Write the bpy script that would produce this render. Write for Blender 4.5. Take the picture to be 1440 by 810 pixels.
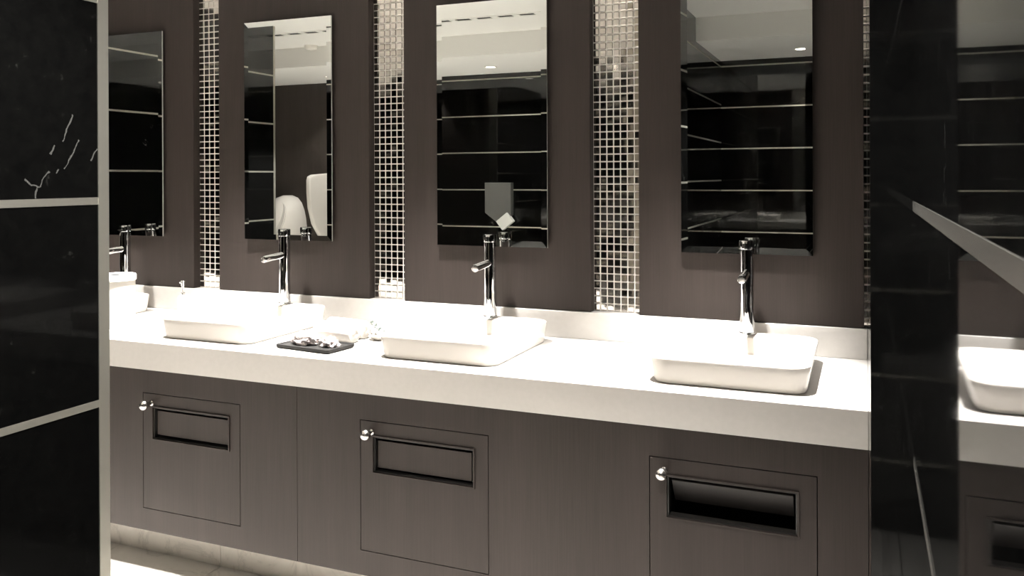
import bpy, bmesh, math, random
from mathutils import Vector, Matrix, noise
for o in list(bpy.data.objects): bpy.data.objects.remove(o)
SC = bpy.context.scene
COL = SC.collection
R = math.radians
random.seed(7)

# ---------------------------------------------------------------- camera
F = 1189.41; PPY = 250.3
cd = bpy.data.cameras.new('camera'); cam = bpy.data.objects.new('camera', cd); COL.objects.link(cam)
cd.sensor_width = 36; cd.lens = F / 1440 * 36; cd.shift_y = -(405 - PPY) / 1440; cd.clip_start = 0.01; cd.clip_end = 50
a, b, r = R(22.6676), R(0.0652), R(0.2248)
fw = Vector((-math.sin(a), math.cos(a), 0)); rt = Vector((math.cos(a), math.sin(a), 0)); up = Vector((0, 0, 1))
fw2 = fw * math.cos(b) - up * math.sin(b); up2 = up * math.cos(b) + fw * math.sin(b)
rt3 = rt * math.cos(r) - up2 * math.sin(r); up3 = up2 * math.cos(r) + rt * math.sin(r)
m = Matrix((rt3, up3, -fw2)).transposed().to_4x4(); m.translation = Vector((0, -2.742, 1.4))
cam.matrix_world = m
SC.camera = cam

# ---------------------------------------------------------------- world, exposure
w = bpy.data.worlds.new('world'); SC.world = w; w.use_nodes = True
w.node_tree.nodes['Background'].inputs[0].default_value = (0, 0, 0, 1)
w.node_tree.nodes['Background'].inputs[1].default_value = 0
SC.view_settings.view_transform = 'Standard'; SC.view_settings.look = 'None'
SC.view_settings.exposure = 0.0; SC.view_settings.gamma = 1; SC.view_settings.use_curve_mapping = False
WARM = (1.0, 0.97, 0.93)
SPOT_VANITY = 1250.0     # spots over the worktop
SPOT_ROOM = 860.0       # spots in the middle of the room
SPOT_PASSAGE_FILL = 760.0  # added fill spot that brightens the passage
SPOT_FAR = 60.0        # spots in the lowered ceiling by the far wall
try:
    SC.cycles.max_bounces = 14; SC.cycles.glossy_bounces = 8; SC.cycles.diffuse_bounces = 6
    SC.cycles.sample_clamp_indirect = 6
    SC.cycles.caustics_reflective = True; SC.cycles.blur_glossy = 0.6
    SC.cycles.use_denoising = True
except Exception: pass

# ---------------------------------------------------------------- materials
def mat(name, col, rough=.5, metal=0, spec=.5, coat=0, ior=None):
    m = bpy.data.materials.new(name); m.use_nodes = True
    p = m.node_tree.nodes['Principled BSDF']
    p.inputs['Base Color'].default_value = (*col, 1); p.inputs['Roughness'].default_value = rough
    p.inputs['Metallic'].default_value = metal; p.inputs['Specular IOR Level'].default_value = spec
    p.inputs['Coat Weight'].default_value = coat
    if ior: p.inputs['IOR'].default_value = ior
    return m
def nodes(m): return m.node_tree.nodes, m.node_tree.links, m.node_tree.nodes['Principled BSDF']
def pos(m, scale=(1, 1, 1)):
    N, L, P = nodes(m); g = N.new('ShaderNodeNewGeometry'); mp = N.new('ShaderNodeMapping')
    mp.inputs['Scale'].default_value = scale; L.new(g.outputs['Position'], mp.inputs['Vector']); return mp.outputs[0]
def noise_tex(m, vec, scale, detail=4, rough=.5, dist=0):
    N, L, P = nodes(m); n = N.new('ShaderNodeTexNoise'); n.inputs['Scale'].default_value = scale
    n.inputs['Detail'].default_value = detail; n.inputs['Roughness'].default_value = rough; n.inputs['Distortion'].default_value = dist
    L.new(vec, n.inputs['Vector']); return n.outputs['Fac']
def ramp(m, fac, stops):
    N, L, P = nodes(m); r = N.new('ShaderNodeValToRGB'); L.new(fac, r.inputs['Fac'])
    e = r.color_ramp.elements
    e[0].position, e[0].color = stops[0][0], (*stops[0][1], 1); e[1].position, e[1].color = stops[-1][0], (*stops[-1][1], 1)
    for p, c in stops[1:-1]:
        x = e.new(p); x.color = (*c, 1)
    return r.outputs['Color']
def math_node(m, op, a_, b_):
    N, L, P = nodes(m); n = N.new('ShaderNodeMath'); n.operation = op
    for i, v in enumerate((a_, b_)):
        if isinstance(v, (int, float)): n.inputs[i].default_value = v
        else: L.new(v, n.inputs[i])
    return n.outputs[0]
def mixc(m, fac, c1, c2):
    N, L, P = nodes(m); n = N.new('ShaderNodeMix'); n.data_type = 'RGBA'; L.new(fac, n.inputs['Factor'])
    for k, v in (('A', c1), ('B', c2)):
        s = [i for i in n.inputs if i.name == k and i.type == 'RGBA'][0]
        if isinstance(v, tuple): s.default_value = (*v, 1)
        else: L.new(v, s)
    return [o for o in n.outputs if o.type == 'RGBA'][0]
def bump(m, fac, strength, dist=.001):
    N, L, P = nodes(m); n = N.new('ShaderNodeBump'); n.inputs['Strength'].default_value = strength; n.inputs['Distance'].default_value = dist
    L.new(fac, n.inputs['Height']); L.new(n.outputs[0], P.inputs['Normal'])

M = {}
# dark wenge laminate, fine vertical grain
def wood(name, c1, c2, rough):
    m = mat(name, c1, rough, spec=.13); N, L, P = nodes(m)
    f = noise_tex(m, pos(m, (260, 260, 5)), 1, 5, .65)
    g = noise_tex(m, pos(m, (18, 18, .8)), 1, 3)
    s = math_node(m, 'ADD', math_node(m, 'MULTIPLY', f, .65), math_node(m, 'MULTIPLY', g, .35))
    L.new(ramp(m, s, [(.3, c1), (.7, c2)]), P.inputs['Base Color']); bump(m, f, .12, .0005)
    return m
M['wood'] = wood('dark wood laminate', (.0160, .0124, .0109), (.0268, .0213, .0189), .50)
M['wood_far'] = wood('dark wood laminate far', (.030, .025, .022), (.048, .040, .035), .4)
# polished black marble with sparse white veins
def marble(name='black marble', segs=()):
    m = mat(name, (.004, .004, .004), .035, spec=.5, ior=1.5); N, L, P = nodes(m)
    v = pos(m, (1, 1, 1))
    n1 = noise_tex(m, pos(m, (1.5, 1.5, 1.2)), 1.5, 6, .6, 1.2); n2 = noise_tex(m, pos(m, (1.2, 1.2, 1.2)), 1.3, 2)
    n3 = noise_tex(m, v, 46, 3, .7)
    d = math_node(m, 'ABSOLUTE', math_node(m, 'SUBTRACT', n1, .5), 0)
    line = math_node(m, 'LESS_THAN', d, .0022)
    gate = math_node(m, 'GREATER_THAN', n2, .615)
    brk = math_node(m, 'GREATER_THAN', noise_tex(m, v, 9, 3), .5)
    vein = math_node(m, 'MULTIPLY', math_node(m, 'MULTIPLY', line, gate), brk)
    if segs:                       # the bold diagonal veins of this one slab, in wall coordinates (y, z)
        sx = N.new('ShaderNodeSeparateXYZ'); L.new(v, sx.inputs[0]); Y, Z = sx.outputs[1], sx.outputs[2]
        wob = math_node(m, 'MULTIPLY', math_node(m, 'SUBTRACT', noise_tex(m, v, 60, 3), .5), .012)
        wid = math_node(m, 'MULTIPLY', noise_tex(m, v, 35, 2), .0022)
        for y0, z0, y1, z1 in segs:
            dy, dz = y1 - y0, z1 - z0; ln = math.hypot(dy, dz); dy /= ln; dz /= ln
            ry = math_node(m, 'SUBTRACT', Y, y0); rz = math_node(m, 'SUBTRACT', Z, z0)
            t = math_node(m, 'ADD', math_node(m, 'MULTIPLY', ry, dy), math_node(m, 'MULTIPLY', rz, dz))
            e = math_node(m, 'ABSOLUTE', math_node(m, 'ADD', math_node(m, 'SUBTRACT', math_node(m, 'MULTIPLY', ry, -dz), math_node(m, 'MULTIPLY', rz, -dy)), wob), 0)
            k = math_node(m, 'MULTIPLY', math_node(m, 'MULTIPLY', math_node(m, 'GREATER_THAN', t, 0), math_node(m, 'LESS_THAN', t, ln)), math_node(m, 'LESS_THAN', e, wid))
            vein = math_node(m, 'MAXIMUM', vein, k)
    base = ramp(m, n3, [(.3, (.0010, .0010, .0010)), (.68, (.0016, .0016, .0015)), (.84, (.012, .012, .011))])
    L.new(mixc(m, vein, base, (.032, .032, .030)), P.inputs['Base Color'])
    return m
M['marble'] = marble()
M['marble_veined'] = marble('black marble with bold veins', [(-1.8272, 1.4567, -1.8544, 1.4148), (-1.8393, 1.4948, -1.8559, 1.4542), (-1.8631, 1.4138, -1.8673, 1.4082), (-1.8798, 1.4118, -1.8937, 1.3884), (-1.8937, 1.3884, -1.9176, 1.3981), (-1.8983, 1.3871, -1.899, 1.3721), (-1.7971, 1.4461, -1.8076, 1.4268), (-1.8686, 1.4481, -1.8759, 1.4349)])
M['strip'] = mat('satin champagne metal', (.60, .58, .51), .40, 1)
M['strip_dark'] = mat('polished dark steel strip', (.38, .37, .34), .25, 1)
M['chrome'] = mat('chrome', (.78, .79, .80), .04, 1)
M['steel'] = mat('brushed steel', (.66, .63, .60), .22, 1)
M['mirror'] = mat('mirror silver', (.83, .85, .83), .003, 1)
M['mirror_edge'] = mat('mirror glass edge', (.40, .42, .39), .25)
M['solid'] = mat('white solid surface', (.43, .412, .390), .28)
N_, L_, P_ = nodes(M['solid']); L_.new(ramp(M['solid'], noise_tex(M['solid'], pos(M['solid']), 60, 3), [(.3, (.42, .402, .380)), (.7, (.44, .422, .400))]), P_.inputs['Base Color'])
M['ceramic'] = mat('white ceramic', (.80, .76, .71), .12, coat=.4)
M['ceiling'] = mat('painted plaster ceiling', (.88, .87, .84), .9)
N_, L_, P_ = nodes(M['ceiling']); bump(M['ceiling'], noise_tex(M['ceiling'], pos(M['ceiling']), 90, 3), .05)
def stone(name, c1, c2, rough):
    m = mat(name, c1, rough); N, L, P = nodes(m)
    n1 = noise_tex(m, pos(m, (1, 1, 1)), 3.5, 7, .62, 1.0)
    d = math_node(m, 'ABSOLUTE', math_node(m, 'SUBTRACT', n1, .5), 0)
    c = ramp(m, d, [(.0, tuple(x * .84 for x in c1)), (.02, c1), (.2, c2)])
    L.new(c, P.inputs['Base Color']); return m
M['floor'] = stone('pale marble floor', (.74, .71, .66), (.82, .79, .74), .16)
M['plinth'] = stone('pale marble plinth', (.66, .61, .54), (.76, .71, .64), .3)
M['grout'] = mat('dark floor grout', (.20, .18, .16), .9)
M['tile'] = mat('mirror mosaic tile', (.62, .58, .54), .05, 1)
M['tile_grout'] = mat('white mosaic grout', (.88, .85, .81), .7)
M['black'] = mat('matt black', (.006, .006, .006), .6)
M['flap_open'] = mat('flap laminate with shade in colour', (.010, .0085, .0078), .45, spec=.25)  # darkened copy of the flap wood: shade inside the slot put into the colour
M['groove'] = mat('black rubber groove', (.008, .007, .006), .5)
M['grey_panel'] = mat('grey painted metal', (.060, .060, .056), .45)
M['pale_panel'] = mat('pale grey plastic', (.55, .55, .52), .4)
M['slate'] = mat('dark slate', (.014, .0135, .013), .6, spec=.2)
M['towel'] = mat('white terry towel', (.84, .81, .77), .95)
N_, L_, P_ = nodes(M['towel']); bump(M['towel'], noise_tex(M['towel'], pos(M['towel']), 700, 2), .6, .002)
M['foil'] = mat('crinkled pale foil', (.60, .54, .53), .3, .5)
M['pinkish'] = mat('pale pink soap', (.72, .42, .34), .5)
M['leaf'] = mat('dull green leaf', (.022, .030, .024), .6, spec=.2)
M['plaster'] = mat('white plastic', (.80, .77, .72), .35)
def emis(name, col, st):
    m = mat(name, (.8, .8, .8)); P = m.node_tree.nodes['Principled BSDF']
    P.inputs['Emission Color'].default_value = (*col, 1); P.inputs['Emission Strength'].default_value = st; return m
M['lamp'] = emis('lit lamp lens', (1, .90, .78), 14)

# ---------------------------------------------------------------- mesh helpers
class MB:
    def __init__(s): s.v = []; s.f = []; s.sm = []
    def add(s, vs, fs, smooth=False, mx=None):
        k = len(s.v); s.v += [tuple(mx @ Vector(q)) if mx else tuple(q) for q in vs]
        s.f += [tuple(i + k for i in f) for f in fs]; s.sm += [smooth] * len(fs); return s
    def box(s, x0, x1, y0, y1, z0, z1, mx=None, c=0):
        if c <= 0:
            vs = [(x, y, z) for x in (x0, x1) for y in (y0, y1) for z in (z0, z1)]
            return s.add(vs, [(0, 1, 3, 2), (4, 6, 7, 5), (0, 4, 5, 1), (2, 3, 7, 6), (0, 2, 6, 4), (1, 5, 7, 3)], False, mx)
        bm = bmesh.new(); bmesh.ops.create_cube(bm, size=1)
        for q in bm.verts: q.co = Vector(((x0 + x1) / 2 + q.co.x * (x1 - x0), (y0 + y1) / 2 + q.co.y * (y1 - y0), (z0 + z1) / 2 + q.co.z * (z1 - z0)))
        bmesh.ops.bevel(bm, geom=bm.edges[:] , offset=c, segments=1 if c < .004 else 2, affect='EDGES', profile=.6)
        bm.verts.index_update()
        s.add([q.co[:] for q in bm.verts], [[q.index for q in f.verts] for f in bm.faces], False, mx); bm.free(); return s
    def loft(s, loops, cap0=True, cap1=True, smooth=True, mx=None):
        n = len(loops[0]); vs = [q for l in loops for q in l]; fs = []
        for i in range(len(loops) - 1):
            for j in range(n):
                k = (j + 1) % n; fs.append((i * n + j, i * n + k, (i + 1) * n + k, (i + 1) * n + j))
        s.add(vs, fs, smooth, mx)
        if cap0: s.add(loops[0], [tuple(range(n))[::-1]], False, mx)
        if cap1: s.add(loops[-1], [tuple(range(n))], False, mx)
        return s
    def lathe(s, prof, n=28, mx=None, smooth=True, cap0=True, cap1=True):
        loops = [[(r_ * math.cos(2 * math.pi * j / n), r_ * math.sin(2 * math.pi * j / n), z) for j in range(n)] for r_, z in prof]
        return s.loft(loops, cap0, cap1, smooth, mx)
    def build(s, name, material, parent=None, loc=None):
        me = bpy.data.meshes.new(name); me.from_pydata(s.v, [], s.f)
        me.polygons.foreach_set('use_smooth', s.sm); me.materials.append(material)
        bm = bmesh.new(); bm.from_mesh(me); bmesh.ops.remove_doubles(bm, verts=bm.verts, dist=1e-6)
        bmesh.ops.recalc_face_normals(bm, faces=bm.faces)
        for e in bm.edges:
            if len(e.link_faces) == 2 and e.calc_face_angle(0) > R(38): e.smooth = False
        bm.to_mesh(me); bm.free(); me.update()
        o = bpy.data.objects.new(name, me); COL.objects.link(o)
        if parent: o.parent = parent
        if loc: o.location = loc
        return o
def box(name, material, x0, x1, y0, y1, z0, z1, parent=None, c=0, origin=(0, 0, 0)):
    return MB().box(x0, x1, y0, y1, z0, z1, None, c).build(name, material, parent)
def empty(name, loc=(0, 0, 0), rz=0):
    o = bpy.data.objects.new(name, None); COL.objects.link(o); o.location = loc; o.rotation_euler = (0, 0, rz)
    o.empty_display_size = .05; return o
def tag(o, label, cat, group=None, kind=None):
    o['label'] = label; o['category'] = cat
    if group: o['group'] = group
    if kind: o['kind'] = kind
    return o
def copy_tree(o, parent=None):
    c = o.copy(); COL.objects.link(c); c.parent = parent
    for ch in list(o.children): copy_tree(ch, c)
    return c
def rrect(x0, x1, y0, y1, r_, z, n=7):
    out = []
    for cx, cy, a0 in ((x1 - r_, y1 - r_, 0), (x0 + r_, y1 - r_, 90), (x0 + r_, y0 + r_, 180), (x1 - r_, y0 + r_, 270)):
        for i in range(n):
            t = R(a0 + 90 * i / (n - 1)); out.append((cx + r_ * math.cos(t), cy + r_ * math.sin(t), z))
    return out
def T(x, y, z): return Matrix.Translation((x, y, z))
def RX(d): return Matrix.Rotation(R(d), 4, 'X')
def RY(d): return Matrix.Rotation(R(d), 4, 'Y')
def RZ(d): return Matrix.Rotation(R(d), 4, 'Z')

CEIL = 2.50; SOFF = 2.335; YSTEP = -3.20; YFAR = -4.30
XEND = -3.95; XL = -1.08; YL = -1.776; XR = 0.0492; XP = 0.005; YP = -1.704
CT = .85; YCF = -.598; ZAP = .758

# ---------------------------------------------------------------- the setting
def struct(o, label=None):
    o['kind'] = 'structure'
    if label: o['label'] = label
    return o
# floor with stone tiles; near the vanity each tile is a piece
fl = struct(box('floor', M['grout'], -6.3, .25, -4.4, .1, -.06, -.004))
ts = .6; tile_me = {}
x = .25
while x > -6.3 + .01:
    x0 = max(x - ts, -6.3); y = .1
    while y > -4.4 + .01:
        y0 = max(y - ts, -4.4)
        k = (round(x - x0, 3), round(y - y0, 3))
        if k not in tile_me:
            t_ = MB().box(-(x - x0) + .0015, -.0015, -(y - y0) + .0015, -.0015, -.01, 0, None, .0008).build('floor_tile', M['floor'], fl, (x, y, 0)); tile_me[k] = t_.data
        else:
            t_ = bpy.data.objects.new('floor_tile', tile_me[k]); COL.objects.link(t_); t_.parent = fl; t_.location = (x, y, 0)
        y = y0
    x = x0
# ceiling: main slab, vertical step and the lowered band by the far wall
ce = MB(); ce.box(-6.3, .25, YSTEP, .1, CEIL, CEIL + .08); ce.box(-6.3, .25, -4.4, YSTEP, SOFF, CEIL + .08)
struct(ce.build('ceiling', M['ceiling']))

def marble_wall(name, along, plane, face, s0, s1, zs, z0, z1, thick, splits=(), label=None, slab='marble', strip='strip'):
    """marble slabs in courses with a metal strip at every z in zs; along = 'x' or 'y', face = +1/-1: side the wall looks to"""
    back = plane - face * .012; far = plane - face * thick
    lo, hi = min(back, far), max(back, far)
    if along == 'y': root = box(name, M['black'], lo, hi, s0, s1, z0, z1)
    else: root = box(name, M['black'], s0, s1, lo, hi, z0, z1)
    struct(root, label)
    cuts = [s0] + list(splits) + [s1]; lev = [z0] + sorted(zs) + [z1]; p0, p1 = min(back, plane), max(back, plane)
    for i in range(len(lev) - 1):
        a0 = lev[i] + (.0057 if i else 0); a1 = lev[i + 1] - (.0057 if i < len(lev) - 2 else 0)
        for j in range(len(cuts) - 1):
            c0 = cuts[j] + (.0006 if j else 0); c1 = cuts[j + 1] - (.0006 if j < len(cuts) - 2 else 0)
            if along == 'y': box('marble_slab', M[slab], p0, p1, c0, c1, a0, a1, root)
            else: box('marble_slab', M[slab], c0, c1, p0, p1, a0, a1, root)
    q0, q1 = min(back, plane + face * .0008), max(back, plane + face * .0008)
    for z in zs:
        if along == 'y': box('metal_strip', M[strip], q0, q1, s0, s1, z - .0055, z + .0055, root)
        else: box('metal_strip', M[strip], s0, s1, q0, q1, z - .0055, z + .0055, root)
    return root
# right wall: passes close to the camera and mirrors the vanity
marble_wall('wall_right', 'y', XR, -1, YFAR, YP, [.23, .514, .798, 1.082, 1.366, 1.65, 1.934, 2.218], 0, CEIL, .2, label='polished black marble wall with metal strips, mirroring the vanity', strip='strip_dark')
# pier between that wall and the vanity
pier = struct(box('wall_pier', M['black'], XP + .012, .25, YP + .012, 0.05, 0, CEIL))
box('marble_slab', M['marble'], XP, XP + .012, YP, 0.05, 0, CEIL, pier)
box('marble_slab', M['marble'], XP + .012, XR + .012, YP, YP + .012, 0, CEIL, pier)
# partition to the left of the camera
LZ = [.139, .448, .750, 1.057, 1.366, 1.673, 1.98, 2.29]
part = marble_wall('wall_left', 'y', XL, 1, YFAR, YL - .019, LZ, 0, CEIL, .10, label='polished black marble partition with metal strips and end trim', slab='marble_veined')
box('marble_slab', M['marble'], XL - .112, XL - .1, YFAR, YL - .019, 0, CEIL, part)
box('edge_trim', M['strip'], XL - .113, XL + .0015, YL - .019, YL, 0, CEIL, part)['label'] = 'satin metal upright closing the partition edge'
# far wall behind the camera, marble with a wood stretch behind the urinals
marble_wall('wall_front', 'x', YFAR, 1, -4.62, .25, [.28, .615, .95, 1.285, 1.622, 1.955, 2.29], 0, SOFF, .1, splits=(-3.0, -1.75))
wf = struct(box('wall_front_wood', M['wood_far'], -6.3, -4.62, YFAR - .1, YFAR, 0, SOFF)); wf.name = 'wall_far'
# end wall of the vanity bay
marble_wall('wall_side', 'y', XEND, 1, -2.28, .05, [.40, .75, 1.10, 1.445, 1.79, 2.14], 0, CEIL, .10, splits=(-.96,))
ew = bpy.data.objects['wall_side']; box('edge_trim', M['strip'], XEND - .102, XEND + .0015, -2.30, -2.28, 0, CEIL, ew)
struct(box('wall_outer', M['wood_far'], -6.4, -6.3, -4.4, .1, 0, CEIL)); struct(box('wall_inner', M['wood_far'], -6.3, -4.06, -2.1, -2.0, 0, CEIL))
# vanity wall: backing, wood panels
wb = struct(box('wall_back', M['black'], -4.05, .25, .0445, .14, 0, CEIL))
PAN = [(-3.95, -3.44), (-3.30, -2.584), (-2.449, -1.730), (-1.579, -.858), (-.691, -.004)]
for p0, p1 in PAN: box('wood_panel', M['wood'], p0, p1, 0, .0445, .942, CEIL, wb, c=.0012)

# ---------------------------------------------------------------- mosaic strips between the panels
tile = MB().box(-.0106, .0106, -.0035, .003, -.0106, .0106, None, .0012).build('mosaic_tile', M['tile']); tme = tile.data; bpy.data.objects.remove(tile)
STR = [(-3.44, -3.30, 'narrow mosaic strip of small mirror tiles behind the marble partition'),
       (-2.584, -2.449, 'mosaic strip of small mirror tiles nearest the white canister'),
       (-1.73, -1.579, 'mosaic strip of mirror tiles between the left and middle taps'),
       (-.858, -.691, 'mosaic strip of mirror tiles between the middle and right mirrors'),
       (-.006, .005, 'thin sliver of mosaic strip beside the black marble pier')]
PIT = .0254
for s0, s1, lab in STR[1:]:
    root = empty('mosaic_strip', (s0, .0445, .942)); tag(root, lab, 'mosaic', 'mirror mosaic strips between wood panels')
    if s1 > 0: w_ = .005 - s0; ncol = 1; s1 = .005
    MB().box(0, s1 - s0, -.0075, 0, 0, CEIL - .942).build('grout', M['tile_grout'], root)
    ncol = max(1, round((s1 - s0) / PIT)); pc = (s1 - s0) / ncol if ncol > 1 else PIT; over = MB()
    for j in range(int((CEIL - .942) / PIT)):
        z = (j + .5) * PIT + .001
        for i in range(ncol):
            if s1 - s0 < .02:
                if z < 1.12:
                    o = MB().box(.0012, .0108, -.0095, -.006, z - .0105, z + .0105, None, .001).build('mosaic_tile', M['tile'], root)
                else: over.box(.0012, .0108, -.0095, -.006, z - .0105, z + .0105)
                continue
            rx, ry = random.gauss(0, .45), random.gauss(0, .45)
            px = (i + .5) * pc; sc = pc / PIT
            if z < 1.13:
                o = bpy.data.objects.new('mosaic_tile', tme); COL.objects.link(o); o.parent = root
                o.location = (px, -.0075, z); o.rotation_euler = (R(rx), 0, R(ry)); o.scale = (sc, 1, 1)
            else:
                over.box(-.0106 * sc, .0106 * sc, -.0035, .003, -.0106, .0106, T(px, -.0075, z) @ RX(rx) @ RZ(ry))
    oo = over.build('upper_tiles', M['tile'], root); oo['kind'] = 'stuff'

# ---------------------------------------------------------------- mirrors
def mirror(x0, x1, lab):
    z0, z1 = 1.156, 2.022; W = x1 - x0; H = z1 - z0
    root = empty('wall_mirror', (x0, 0, z0)); tag(root, lab, 'mirror', 'tall bevelled wall mirrors')
    bv = .021; d = .0009; y = -.020
    mb = MB()
    o = [(0, y + d, 0), (W, y + d, 0), (W, y + d, H), (0, y + d, H)]; i = [(bv, y, bv), (W - bv, y, bv), (W - bv, y, H - bv), (bv, y, H - bv)]
    mb.add(i, [(0, 1, 2, 3)]); ob = mb.build('mirror_face', M['mirror'], root)
    mb = MB(); mb.add(o + i, [(0, 1, 5, 4), (1, 2, 6, 5), (2, 3, 7, 6), (3, 0, 4, 7)]); mb.build('bevel', M['mirror'], root)
    mb = MB(); yb = -.0130; bk = [(q[0], yb, q[2]) for q in o]; mb.add(o + bk, [(0, 4, 5, 1), (1, 5, 6, 2), (2, 6, 7, 3), (3, 7, 4, 0), (4, 7, 6, 5)]); mb.build('glass_edge', M['mirror_edge'], root)
    MB().box(.03, W - .03, -.013, 0, .03, H - .03).build('backing', M['black'], root)
    return root
mirror(-3.15, -2.735, 'tall mirror partly hidden behind the marble partition')
mirror(-2.302, -1.886, 'tall mirror behind the tap left of the tray, showing a white urinal')
mirror(-1.431, -1.007, 'tall mirror behind the middle tap, showing a grey hand dryer')
mirror(-.547, -.147, 'tall mirror on the wood panel nearest the black marble pier')

# ---------------------------------------------------------------- worktop
wt = empty('worktop', (0, 0, CT)); tag(wt, 'long white solid worktop with deep front apron carrying the basins', 'worktop')
pf = [(YCF + .0015, 0), (YCF, -.0015), (YCF, ZAP - CT), (YCF + .0095, ZAP - CT), (YCF + .0095, -.018), (0, -.018), (0, 0)]
MB().loft([[(x_, y_, z_) for y_, z_ in pf] for x_ in (XEND, XP - .0005)], True, True, False).build('top_slab', M['solid'], wt)
tag(MB().box(XEND + .0005, XP - .0005, -.010, .0440, .0004, .0915, None, .001).build('backsplash', M['solid'], None, (0, 0, CT)), 'low white solid backsplash along the wall behind the basins', 'backsplash')

# ---------------------------------------------------------------- basins
def basin(x0, x1, lab):
    y0, y1 = -.522, -.062; W = x1 - x0; D = y1 - y0; H = .070
    root = empty('basin', (x0, y0, CT)); tag(root, lab, 'basin', 'white rectangular countertop basins')
    L = []
    for ins, z, r_ in ((.016, 0, .040), (.011, .002, .043), (.008, .010, .045), (.002, .050, .05), (0, .062, .052), (.001, .0675, .052), (.004, .070, .050)):
        L.append(rrect(ins, W - ins, ins, D - ins, r_, z))
    for ins, z, r_, dk in ((.012, .070, .045, .085), (.015, .0685, .043, .088), (.017, .064, .042, .090), (.028, .026, .05, .10), (.05, .012, .05, .12), (.12, .009, .04, .17)):
        L.append(rrect(ins, W - ins, ins, D - dk, r_, z))
    MB().loft(L, True, True).build('bowl', M['ceramic'], root)
    MB().lathe([(.0, .0095), (.030, .0095), (.032, .0115), (.028, .0135), (.012, .0142), (.0, .0142)], 24, T(W / 2, D * .43, 0), cap0=False, cap1=False).build('drain', M['chrome'], root)
    return root
basin(-3.13, -2.735, 'white basin hidden behind the marble partition, far left')
basin(-2.262, -1.862, 'white rectangular basin beside the dark tray, left of it')
basin(-1.385, -.978, 'white rectangular basin in the middle, right of the tray')
basin(-.540, -.128, 'white rectangular basin nearest the black marble pier')

# ---------------------------------------------------------------- taps
def tap(x, lab):
    root = empty('tap', (x, -.088, CT + .0702)); tag(root, lab, 'tap', 'tall chrome column taps on the basins')
    rb = .0215
    MB().lathe([(.0235, 0), (.0235, .004), (rb, .006), (rb, .253)], 36, cap1=True).build('body', M['chrome'], root)
    MB().lathe([(rb - .0025, .2528), (rb - .0025, .257), (rb + .0012, .2572), (rb + .0016, .259), (rb + .0016, .281), (rb + .0002, .2835), (.0, .2838)], 36, cap1=False).build('handle', M['chrome'], root)
    mx = T(0, -.010, .186) @ RX(90 + 4)
    sp = MB().lathe([(.0125, 0), (.0125, .112), (.0118, .1135), (.0100, .1138), (.0095, .110), (.0, .110)], 26, mx, cap1=False)
    s = sp.build('spout', M['chrome'], root)
    MB().lathe([(.0092, .1085), (.0092, .1122), (.006, .1126), (0, .1126)], 20, mx, cap1=False).build('aerator', M['steel'], s)
    return root
tap(-2.872, 'chrome column tap behind the white canister')
tap(-2.055, 'chrome column tap at the basin left of the tray')
tap(-1.192, 'chrome column tap at the middle basin')
tap(-.334, 'chrome column tap at the basin nearest the marble pier')

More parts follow.
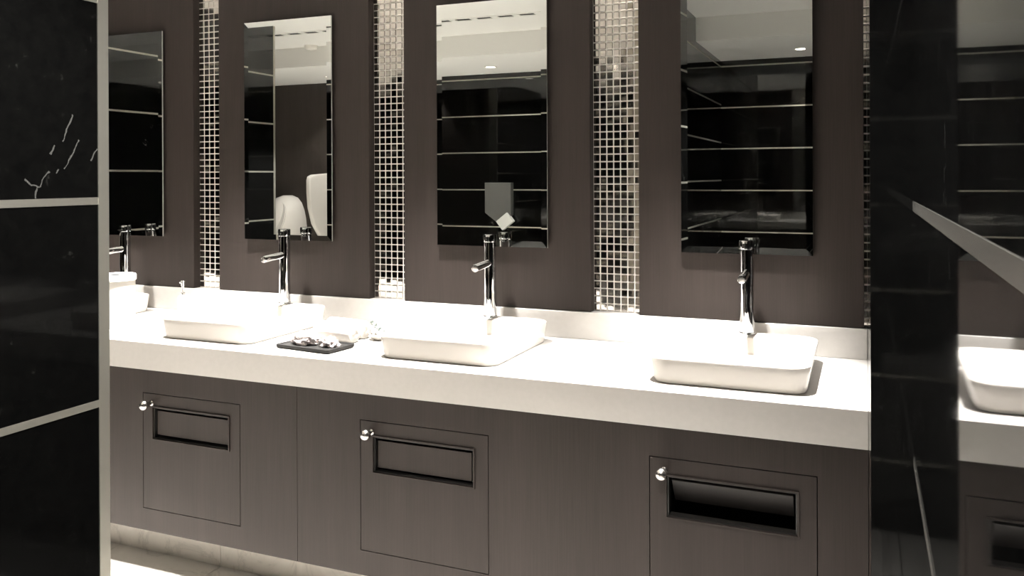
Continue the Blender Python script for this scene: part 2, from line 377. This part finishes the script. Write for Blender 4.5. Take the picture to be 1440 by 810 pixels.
# ---------------------------------------------------------------- vanity cabinets with flap doors
YC = -.588; ZC0 = .214; ZD0, ZD1 = .290, .676
DOORS = [(-2.252, -1.845, False, 'left'), (-1.392, -.976, False, 'mid'), (-.516, -.110, True, 'right')]
def cabinet(x0, x1, doors, lab):
    root = empty('vanity_cabinet', (x0, YC, ZC0)); tag(root, lab, 'cabinet', 'dark wood cabinets under the worktop')
    def B(mb, a0, a1, b0, b1, c0, c1, c=0): return mb.box(a0 - x0, a1 - x0, b0 - YC, b1 - YC, c0 - ZC0, c1 - ZC0, None, c)
    f = MB(); cur = x0 + .0008; g = .0024
    for d0, d1, op, _ in doors:
        B(f, cur, d0 - g, YC, YC + .018, ZC0, ZAP - .001)
        B(f, d0 - g, d1 + g, YC, YC + .018, ZD1 + g, ZAP - .001); B(f, d0 - g, d1 + g, YC, YC + .018, ZC0, ZD0 - g); cur = d1 + g
    B(f, cur, x1 - .0008, YC, YC + .018, ZC0, ZAP - .001)
    f.build('front_panel', M['wood'], root)
    c = MB(); B(c, x0 + .001, x1 - .001, YC + .018, -.05, ZC0, ZC0 + .018); B(c, x0 + .001, x0 + .019, YC + .018, -.05, ZC0 + .018, ZAP + .06); B(c, x1 - .019, x1 - .001, YC + .018, -.05, ZC0 + .018, ZAP + .06)
    c.build('carcass', M['black'], root)
    for d0, d1, op, _ in doors:
        fx0, fx1, fz0, fz1 = d0 + .044, d1 - .044, .527, .632
        fr = .010
        dm = MB(); B(dm, d0, fx0, YC, YC + .018, ZD0, ZD1); B(dm, fx1, d1, YC, YC + .018, ZD0, ZD1); B(dm, fx0, fx1, YC, YC + .018, ZD0, fz0); B(dm, fx0, fx1, YC, YC + .018, fz1, ZD1)
        door = dm.build('door', M['wood'], root)
        # recessed black-lined frame of the waste slot
        rm = MB()
        B(rm, fx0, fx1, YC + .003, YC + .03, fz1 - .004, fz1 - .0002); B(rm, fx0, fx1, YC + .003, YC + .03, fz0 + .0002, fz0 + .003)
        B(rm, fx0 + .0002, fx0 + .004, YC + .003, YC + .03, fz0, fz1); B(rm, fx1 - .004, fx1 - .0002, YC + .003, YC + .03, fz0, fz1)
        rm.build('slot_lining', M['groove'], door)
        # thin raised wood frame
        rf = MB(); a_ = .0045
        B(rf, fx0 - a_, fx1 + a_, YC - .004, YC, fz1, fz1 + a_); B(rf, fx0 - a_, fx1 + a_, YC - .004, YC, fz0 - a_, fz0)
        B(rf, fx0 - a_, fx0, YC - .004, YC, fz0, fz1); B(rf, fx1, fx1 + a_, YC - .004, YC, fz0, fz1)
        rf.build('slot_frame', M['wood'], door)
        hz = fz1 - .012; fh = hz - fz0 - .012
        ang = 34 if op else 0
        fm = MB(); mx = T(0, YC + .008 - YC, hz - ZC0) @ RX(ang)
        fm.box(fx0 + .010 - x0, fx1 - .010 - x0, 0, .012, -fh, 0, mx, .001)
        fm.build('flap', M['flap_open'] if op else M['wood'], door)
        # black waste chute behind the slot
        bn = MB(); B(bn, fx0 - .01, fx1 + .01, YC + .25, YC + .26, ZD0 + .02, fz1 + .02); B(bn, fx0 - .02, fx0 - .01, YC + .03, YC + .26, ZD0 + .02, fz1 + .02)
        B(bn, fx1 + .01, fx1 + .02, YC + .03, YC + .26, ZD0 + .02, fz1 + .02); B(bn, fx0 - .02, fx1 + .02, YC + .03, YC + .26, fz1 + .02, fz1 + .03); B(bn, fx0 - .02, fx1 + .02, YC + .03, YC + .26, ZD0 + .01, ZD0 + .02)
        bn.build('waste_bin', M['black'], root)
        kx, kz = d0 + .037 - x0, .645 - ZC0
        km = MB().lathe([(.009, 0), (.009, .002), (.005, .004), (.005, .017), (.0095, .0195), (.0145, .0245), (.0165, .032), (.0160, .037), (.0125, .0435), (.0065, .047), (.0, .048)], 28, T(kx, 0, kz) @ RX(90), cap1=False)
        km.build('knob', M['steel'], door)
    return root
cabinet(XEND, -2.66, [], 'plain dark wood cabinet front hidden behind the partition')
cabinet(-2.66, -1.623, DOORS[:1], 'dark wood cabinet with flap door left of the seam')
cabinet(-1.623, XP, DOORS[1:], 'long dark wood cabinet with two waste-flap doors, from the seam to the pier')
# stone plinth
pl = empty('plinth', (XEND, -.335, 0)); tag(pl, 'pale marble plinth set back under the dark cabinets', 'plinth')
xx = XEND; k = 0
for x1 in (-3.35, -2.75, -2.15, -1.55, -.95, -.35, XP):
    MB().box(xx - XEND + .0008, x1 - XEND - .0008, 0, .02, 0.0005, .2135).build('stone_slab', M['plinth'], pl); xx = x1

# ---------------------------------------------------------------- things on the worktop
cn = empty('canister', (-2.583, -.400, CT)); tag(cn, 'round white lidded canister beside the marble partition', 'canister')
MB().lathe([(.066, 0), (.068, .002), (.068, .168), (.066, .170)], 40).build('body', M['plaster'], cn)
MB().lathe([(.069, .1702), (.0715, .172), (.0715, .190), (.0695, .193), (.050, .1935), (.044, .190), (.0, .190)], 40, cap1=False).build('lid', M['plaster'], cn)
MB().lathe([(.0, .1905), (.020, .1905), (.020, .1925), (.0, .1925)], 24, cap0=False, cap1=False).build('tissue_hole', M['black'], cn)

pm = empty('soap_pump', (-2.528, -.12, CT)); tag(pm, 'small chrome soap pump by the backsplash near left basin', 'soap dispenser')
MB().lathe([(.020, 0), (.020, .068), (.017, .078), (.010, .083)], 28).build('bottle', M['plaster'], pm)
MB().lathe([(.0095, .0832), (.0095, .090), (.0055, .092), (.0055, .118), (.0075, .1185), (.0075, .140), (.0, .141)], 22, cap1=False).build('pump_head', M['chrome'], pm)
MB().lathe([(.0028, .006), (.0028, .016), (.0, .016)], 12, T(0, 0, .134) @ RX(94), cap1=False).build('nozzle', M['chrome'], pm)

tr = empty('tray', (-1.645, -.462, CT), R(-7)); tag(tr, 'dark slate tray between the left and middle basins', 'tray')
t_ = MB(); t_.loft([rrect(-.107, .107, -.060, .060, .006, .0, 4), rrect(-.112, .112, -.065, .065, .008, .004, 4), rrect(-.112, .112, -.065, .065, .008, .013, 4), rrect(-.108, .108, -.061, .061, .007, .0135, 4), rrect(-.104, .104, -.057, .057, .006, .0085, 4)], True, True, False); t_.build('plate', M['slate'], tr)

def crumple(name, material, loc, sx, sy, sz, seed, amp=.35, sub=4, freq=2.2):
    bm = bmesh.new(); bmesh.ops.create_icosphere(bm, subdivisions=sub, radius=1)
    for v in bm.verts:
        n = v.co.copy(); d = noise.noise(n * freq + Vector((seed, 0, 0))) + .5 * abs(noise.noise(n * freq * 2.3 + Vector((0, seed, 0))))
        v.co = n * (1 + amp * d); v.co = Vector((v.co.x * sx, v.co.y * sy, max(v.co.z, -.55) * sz))
    z0 = min(v.co.z for v in bm.verts)
    for v in bm.verts: v.co.z -= z0
    me = bpy.data.meshes.new(name); bm.to_mesh(me); bm.free(); me.materials.append(material)
    o = bpy.data.objects.new(name, me); COL.objects.link(o); o.location = loc; return o
tz = CT + .0087
tag(crumple('wrapped_toiletry', M['foil'], (-1.684, -.462, tz), .045, .030, .026, 3.1, .45), 'crinkled foil packet at the left of the dark tray', 'packet', 'crumpled packets on the tray')
tag(crumple('wrapped_toiletry', M['foil'], (-1.589, -.464, tz), .030, .025, .019, 8.3, .4), 'crinkled foil packet at the right of the dark tray', 'packet', 'crumpled packets on the tray')
tag(crumple('soap_bar', M['pinkish'], (-1.712, -.415, tz), .017, .012, .014, 5.5, .12), 'pinkish soap bar at the back of the tray', 'soap')
# rolled towels behind the tray
def towel(x, y, z, ang, rr, ln, lab):
    root = empty('rolled_towel', (x, y, z), R(ang)); tag(root, lab, 'towel', 'white rolled towels behind the tray')
    loops = []
    n = 40
    prof = [(-ln / 2, .55), (-ln / 2 + .002, .86), (-ln / 2 + .008, .98), (-ln * .2, 1.0), (ln * .2, 1.0), (ln / 2 - .008, .98), (ln / 2 - .002, .86), (ln / 2, .55)]
    for px, s in prof:
        loops.append([(px, rr * s * (1 + .02 * math.sin(5 * t)) * math.cos(t), max(-rr * .93, rr * s * math.sin(t)) + rr * .93) for t in [2 * math.pi * i / n for i in range(n)]])
    MB().loft(loops).build('roll', M['towel'], root)
    sp = MB(); pts = [(.25 + .65 * i / 60, i * .38) for i in range(60)]
    for sgn in (-1, 1):
        for i in range(59):
            (a1, t1), (a2, t2) = pts[i], pts[i + 1]; e = sgn * (ln / 2 + .0005)
            q = [(e, rr * .6 * a1 * math.cos(t1), rr * .93 + rr * .6 * a1 * math.sin(t1)), (e, rr * .6 * a2 * math.cos(t2), rr * .93 + rr * .6 * a2 * math.sin(t2)),
                 (e, rr * .6 * (a2 + .03) * math.cos(t2), rr * .93 + rr * .6 * (a2 + .03) * math.sin(t2)), (e, rr * .6 * (a1 + .03) * math.cos(t1), rr * .93 + rr * .6 * (a1 + .03) * math.sin(t1))]
            sp.add(q + [(v[0] + sgn * .0015, v[1], v[2]) for v in q], [(4, 5, 6, 7), (0, 1, 5, 4), (1, 2, 6, 5), (2, 3, 7, 6), (3, 0, 4, 7)])
    sp.build('spiral_fold', M['towel'], root)
towel(-1.650, -.335, CT + .0005, -10, .032, .17, 'white rolled towel lying just behind the tray')
towel(-1.655, -.262, CT + .0005, -10, .032, .17, 'white rolled towel lying farther back from the tray')
# dish with a dull green sprig
ds = empty('dish', (-1.518, -.262, CT)); tag(ds, 'small white dish between the towels and the middle basin', 'dish')
MB().lathe([(.0, .001), (.022, 0), (.026, .001), (.040, .014), (.043, .020), (.0415, .0205), (.037, .016), (.022, .005), (.0, .004)], 32, cap0=False, cap1=False).build('bowl', M['ceramic'], ds)
sg = empty('leaf_sprig', (-1.518, -.262, CT + .006)); tag(sg, 'sprig of dull green leaves lying in the small white dish', 'sprig')
MB().lathe([(.0014, 0), (.0012, .05), (.0006, .075)], 8, T(.022, .0, .004) @ RY(-58)).build('stem', M['leaf'], sg)
for i in range(9):
    t = i / 8; px = .022 - .062 * t; pz = .005 + .040 * t
    lf = MB(); L2 = .021; W2 = .0065
    mx = T(px, 0, pz) @ RZ(70 * (1 if i % 2 else -1) + 180) @ RY(-20)
    lf.add([(0, 0, 0), (L2 * .4, W2, .001), (L2, 0, 0), (L2 * .4, -W2, .001), (L2 * .45, 0, .0025), (L2 * .45, 0, -.0005)], [(0, 1, 4), (1, 2, 4), (2, 3, 4), (3, 0, 4), (1, 0, 5), (2, 1, 5), (3, 2, 5), (0, 3, 5)], False, mx)
    lf.build('leaf', M['leaf'], sg)

# ---------------------------------------------------------------- far side of the room, seen in the mirrors
ur = empty('urinal', (-5.36, YFAR, .62)); tag(ur, 'white ceramic urinal on the dark wood wall, seen in a mirror', 'urinal')
def usec(w_, d_, z, n=28):
    out = []
    for i in range(n):
        t = math.pi * i / (n - 1); out.append((w_ / 2 * math.cos(t), d_ * (math.sin(t) ** .8), z))
    return out
secs = [(.10, .10, 0), (.24, .22, .03), (.36, .31, .10), (.42, .345, .20), (.43, .34, .29), (.41, .29, .38), (.37, .24, .46), (.31, .19, .53), (.22, .14, .58), (.08, .08, .605)]
MB().loft([usec(*q) for q in secs]).build('body', M['ceramic'], ur)
# hollow front: an oval rim and dark inner basin proud of the body
rim = MB(); n = 36; rl = []
for q in range(n):
    t = 2 * math.pi * q / n; zz = .34 + .20 * math.sin(t); xx_ = .135 * math.cos(t); yy = .335 - max(0, (zz - .25)) * .62 
    nrm = Vector((math.cos(t) * .7, .3, math.sin(t) * .6)).normalized(); tg = Vector((0, 1, 0))
    rl.append([tuple(Vector((xx_, yy, zz)) + nrm * (.014 * math.cos(s_)) + tg * (.014 * math.sin(s_))) for s_ in [2 * math.pi * k / 10 for k in range(10)]])
rl.append(rl[0]); rim.loft(rl, False, False); rim.build('rim', M['ceramic'], ur)
inn = MB(); L3 = []
for s_, dp in ((1, .004), (.8, -.0), (.5, -.006), (.15, -.008)):
    L3.append([(.135 * s_ * math.cos(2 * math.pi * q / n), .337 - max(0, (.34 + .20 * s_ * math.sin(2 * math.pi * q / n) - .25)) * .62 + dp + .006, .34 + .20 * s_ * math.sin(2 * math.pi * q / n)) for q in range(n)])
inn.loft(L3, False, True); inn.build('inner_bowl', M['plaster'], ur)
dv = empty('urinal_divider', (-4.83, YFAR, .60)); tag(dv, 'tall white ceramic screen beside the urinal, seen in a mirror', 'screen')
prof = [(0, .12), (.10, .14), (.22, .22), (.34, .36), (.40, .52), (.415, .66), (.415, .78), (.40, .815), (.36, .83), (0, .85)]
lp = []
for xo, s_ in ((-.022, .96), (-.018, .99), (0, 1.0), (.018, .99), (.022, .96)):
    lp.append([(xo, y_ * s_, (z_ - .5) * (1 if y_ == 0 else s_) + .5) for y_, z_ in prof])
MB().loft(lp).build('screen_body', M['ceramic'], dv)
# hand dryer on the far marble wall: grey shield with pointed base and pale tilted nozzle box
hd = empty('hand_dryer', (-3.04, YFAR, 1.10)); tag(hd, 'grey shield-shaped hand dryer with pale tilted box, seen in a mirror', 'hand dryer')
pr = [(-.13, .25), (.13, .25), (.13, -.04), (.03, -.115), (-.02, -.10), (-.13, -.02)]
MB().loft([[(x_, .001, z_) for x_, z_ in pr], [(x_, .05, z_) for x_, z_ in pr], [(x_ * .96, .06, (z_ - .07) * .96 + .07) for x_, z_ in pr]], True, True, False).build('shield', M['grey_panel'], hd)
MB().box(-.066, .066, .03, .085, -.05, .05, T(.075, 0, -.095) @ RY(-38), .004).build('nozzle_box', M['pale_panel'], hd)

# ceiling: long air grille and a smoke detector
ag = empty('air_grille', (-3.1, -2.60, CEIL)); tag(ag, 'long slotted air grille in the white ceiling, seen in mirrors', 'air grille')
g_ = MB(); g_.box(-1.2, 1.2, -.045, -.03, -.006, 0); g_.box(-1.2, 1.2, .03, .045, -.006, 0); g_.box(-1.2, -1.185, -.03, .03, -.006, 0); g_.box(1.185, 1.2, -.03, .03, -.006, 0); g_.build('frame', M['ceiling'], ag)
MB().box(-1.185, 1.185, -.03, .03, -.002, -.0005).build('dark_slot', M['black'], ag)
for i in range(15):
    MB().box(-1.17 + i * .159, -1.17 + i * .159 + .05, -.03, .03, -.006, -.002).build('slat', M['ceiling'], ag)
sd = empty('smoke_detector', (-4.25, -3.15, CEIL)); tag(sd, 'small round smoke detector on the white ceiling', 'smoke detector')
MB().lathe([(.055, 0), (.055, -.012), (.045, -.030), (.02, -.036), (0, -.036)], 28, cap1=False).build('cover', M['plaster'], sd)

# ---------------------------------------------------------------- ceiling lamps, each with its own light
def lamp(x, y, z, energy, lab, size=62, soft=.03, blend=.5, grp='round ceiling downlights'):
    root = empty('ceiling_lamp', (x, y, z)); tag(root, lab, 'ceiling lamp', grp)
    MB().lathe([(.056, 0), (.056, -.003), (.050, -.006), (.042, -.004), (.040, 0)], 32, cap0=False, cap1=False).build('bezel', M['plaster'], root)
    MB().lathe([(0, -.0022), (.040, -.0022), (.040, -.0005), (0, -.0005)], 28, cap0=False, cap1=False).build('lens', M['lamp'], root)
    l = bpy.data.lights.new('lamp_light', 'SPOT'); l.energy = energy; l.color = WARM; l.spot_size = R(size * 2); l.spot_blend = blend; l.shadow_soft_size = soft
    o = bpy.data.objects.new('lamp_light', l); COL.objects.link(o); o.parent = root; o.location = (0, 0, -.03)
    return root
for x, lab in ((-3.10, 'ceiling downlight over the basin behind the partition'), (-2.26, 'ceiling downlight over the basin beside the tray'), (-1.38, 'ceiling downlight over the middle basin'), (-.46, 'ceiling downlight over the basin nearest the pier')):
    lamp(x, -.45, CEIL, SPOT_VANITY, lab, 23.5, .045, .8)
for x, lab in ((-2.2, 'ceiling downlight in mid room, nearest the partition'), (-3.3, 'ceiling downlight in mid room by the end wall'), (-4.9, 'ceiling downlight in front of the urinal')):
    lamp(x, -2.12, CEIL, SPOT_ROOM, lab, 36.5, .04, .12)
for x, lab in ((-.43, 'downlight in the lowered ceiling at the passage end'), (-1.9, 'downlight in the lowered ceiling behind the partition'), (-2.93, 'downlight in the lowered ceiling by the hand dryer'), (-4.55, 'downlight in the lowered ceiling by the urinal')):
    lamp(x, -3.85, SOFF, SPOT_FAR, lab, 60, .04, .6)
lamp(-.52, -2.15, CEIL, SPOT_PASSAGE_FILL, 'added unseen fill downlight in the passage beside the camera', 45, .04, .5)  # unseen lamp added to lift the passage ceiling and strips
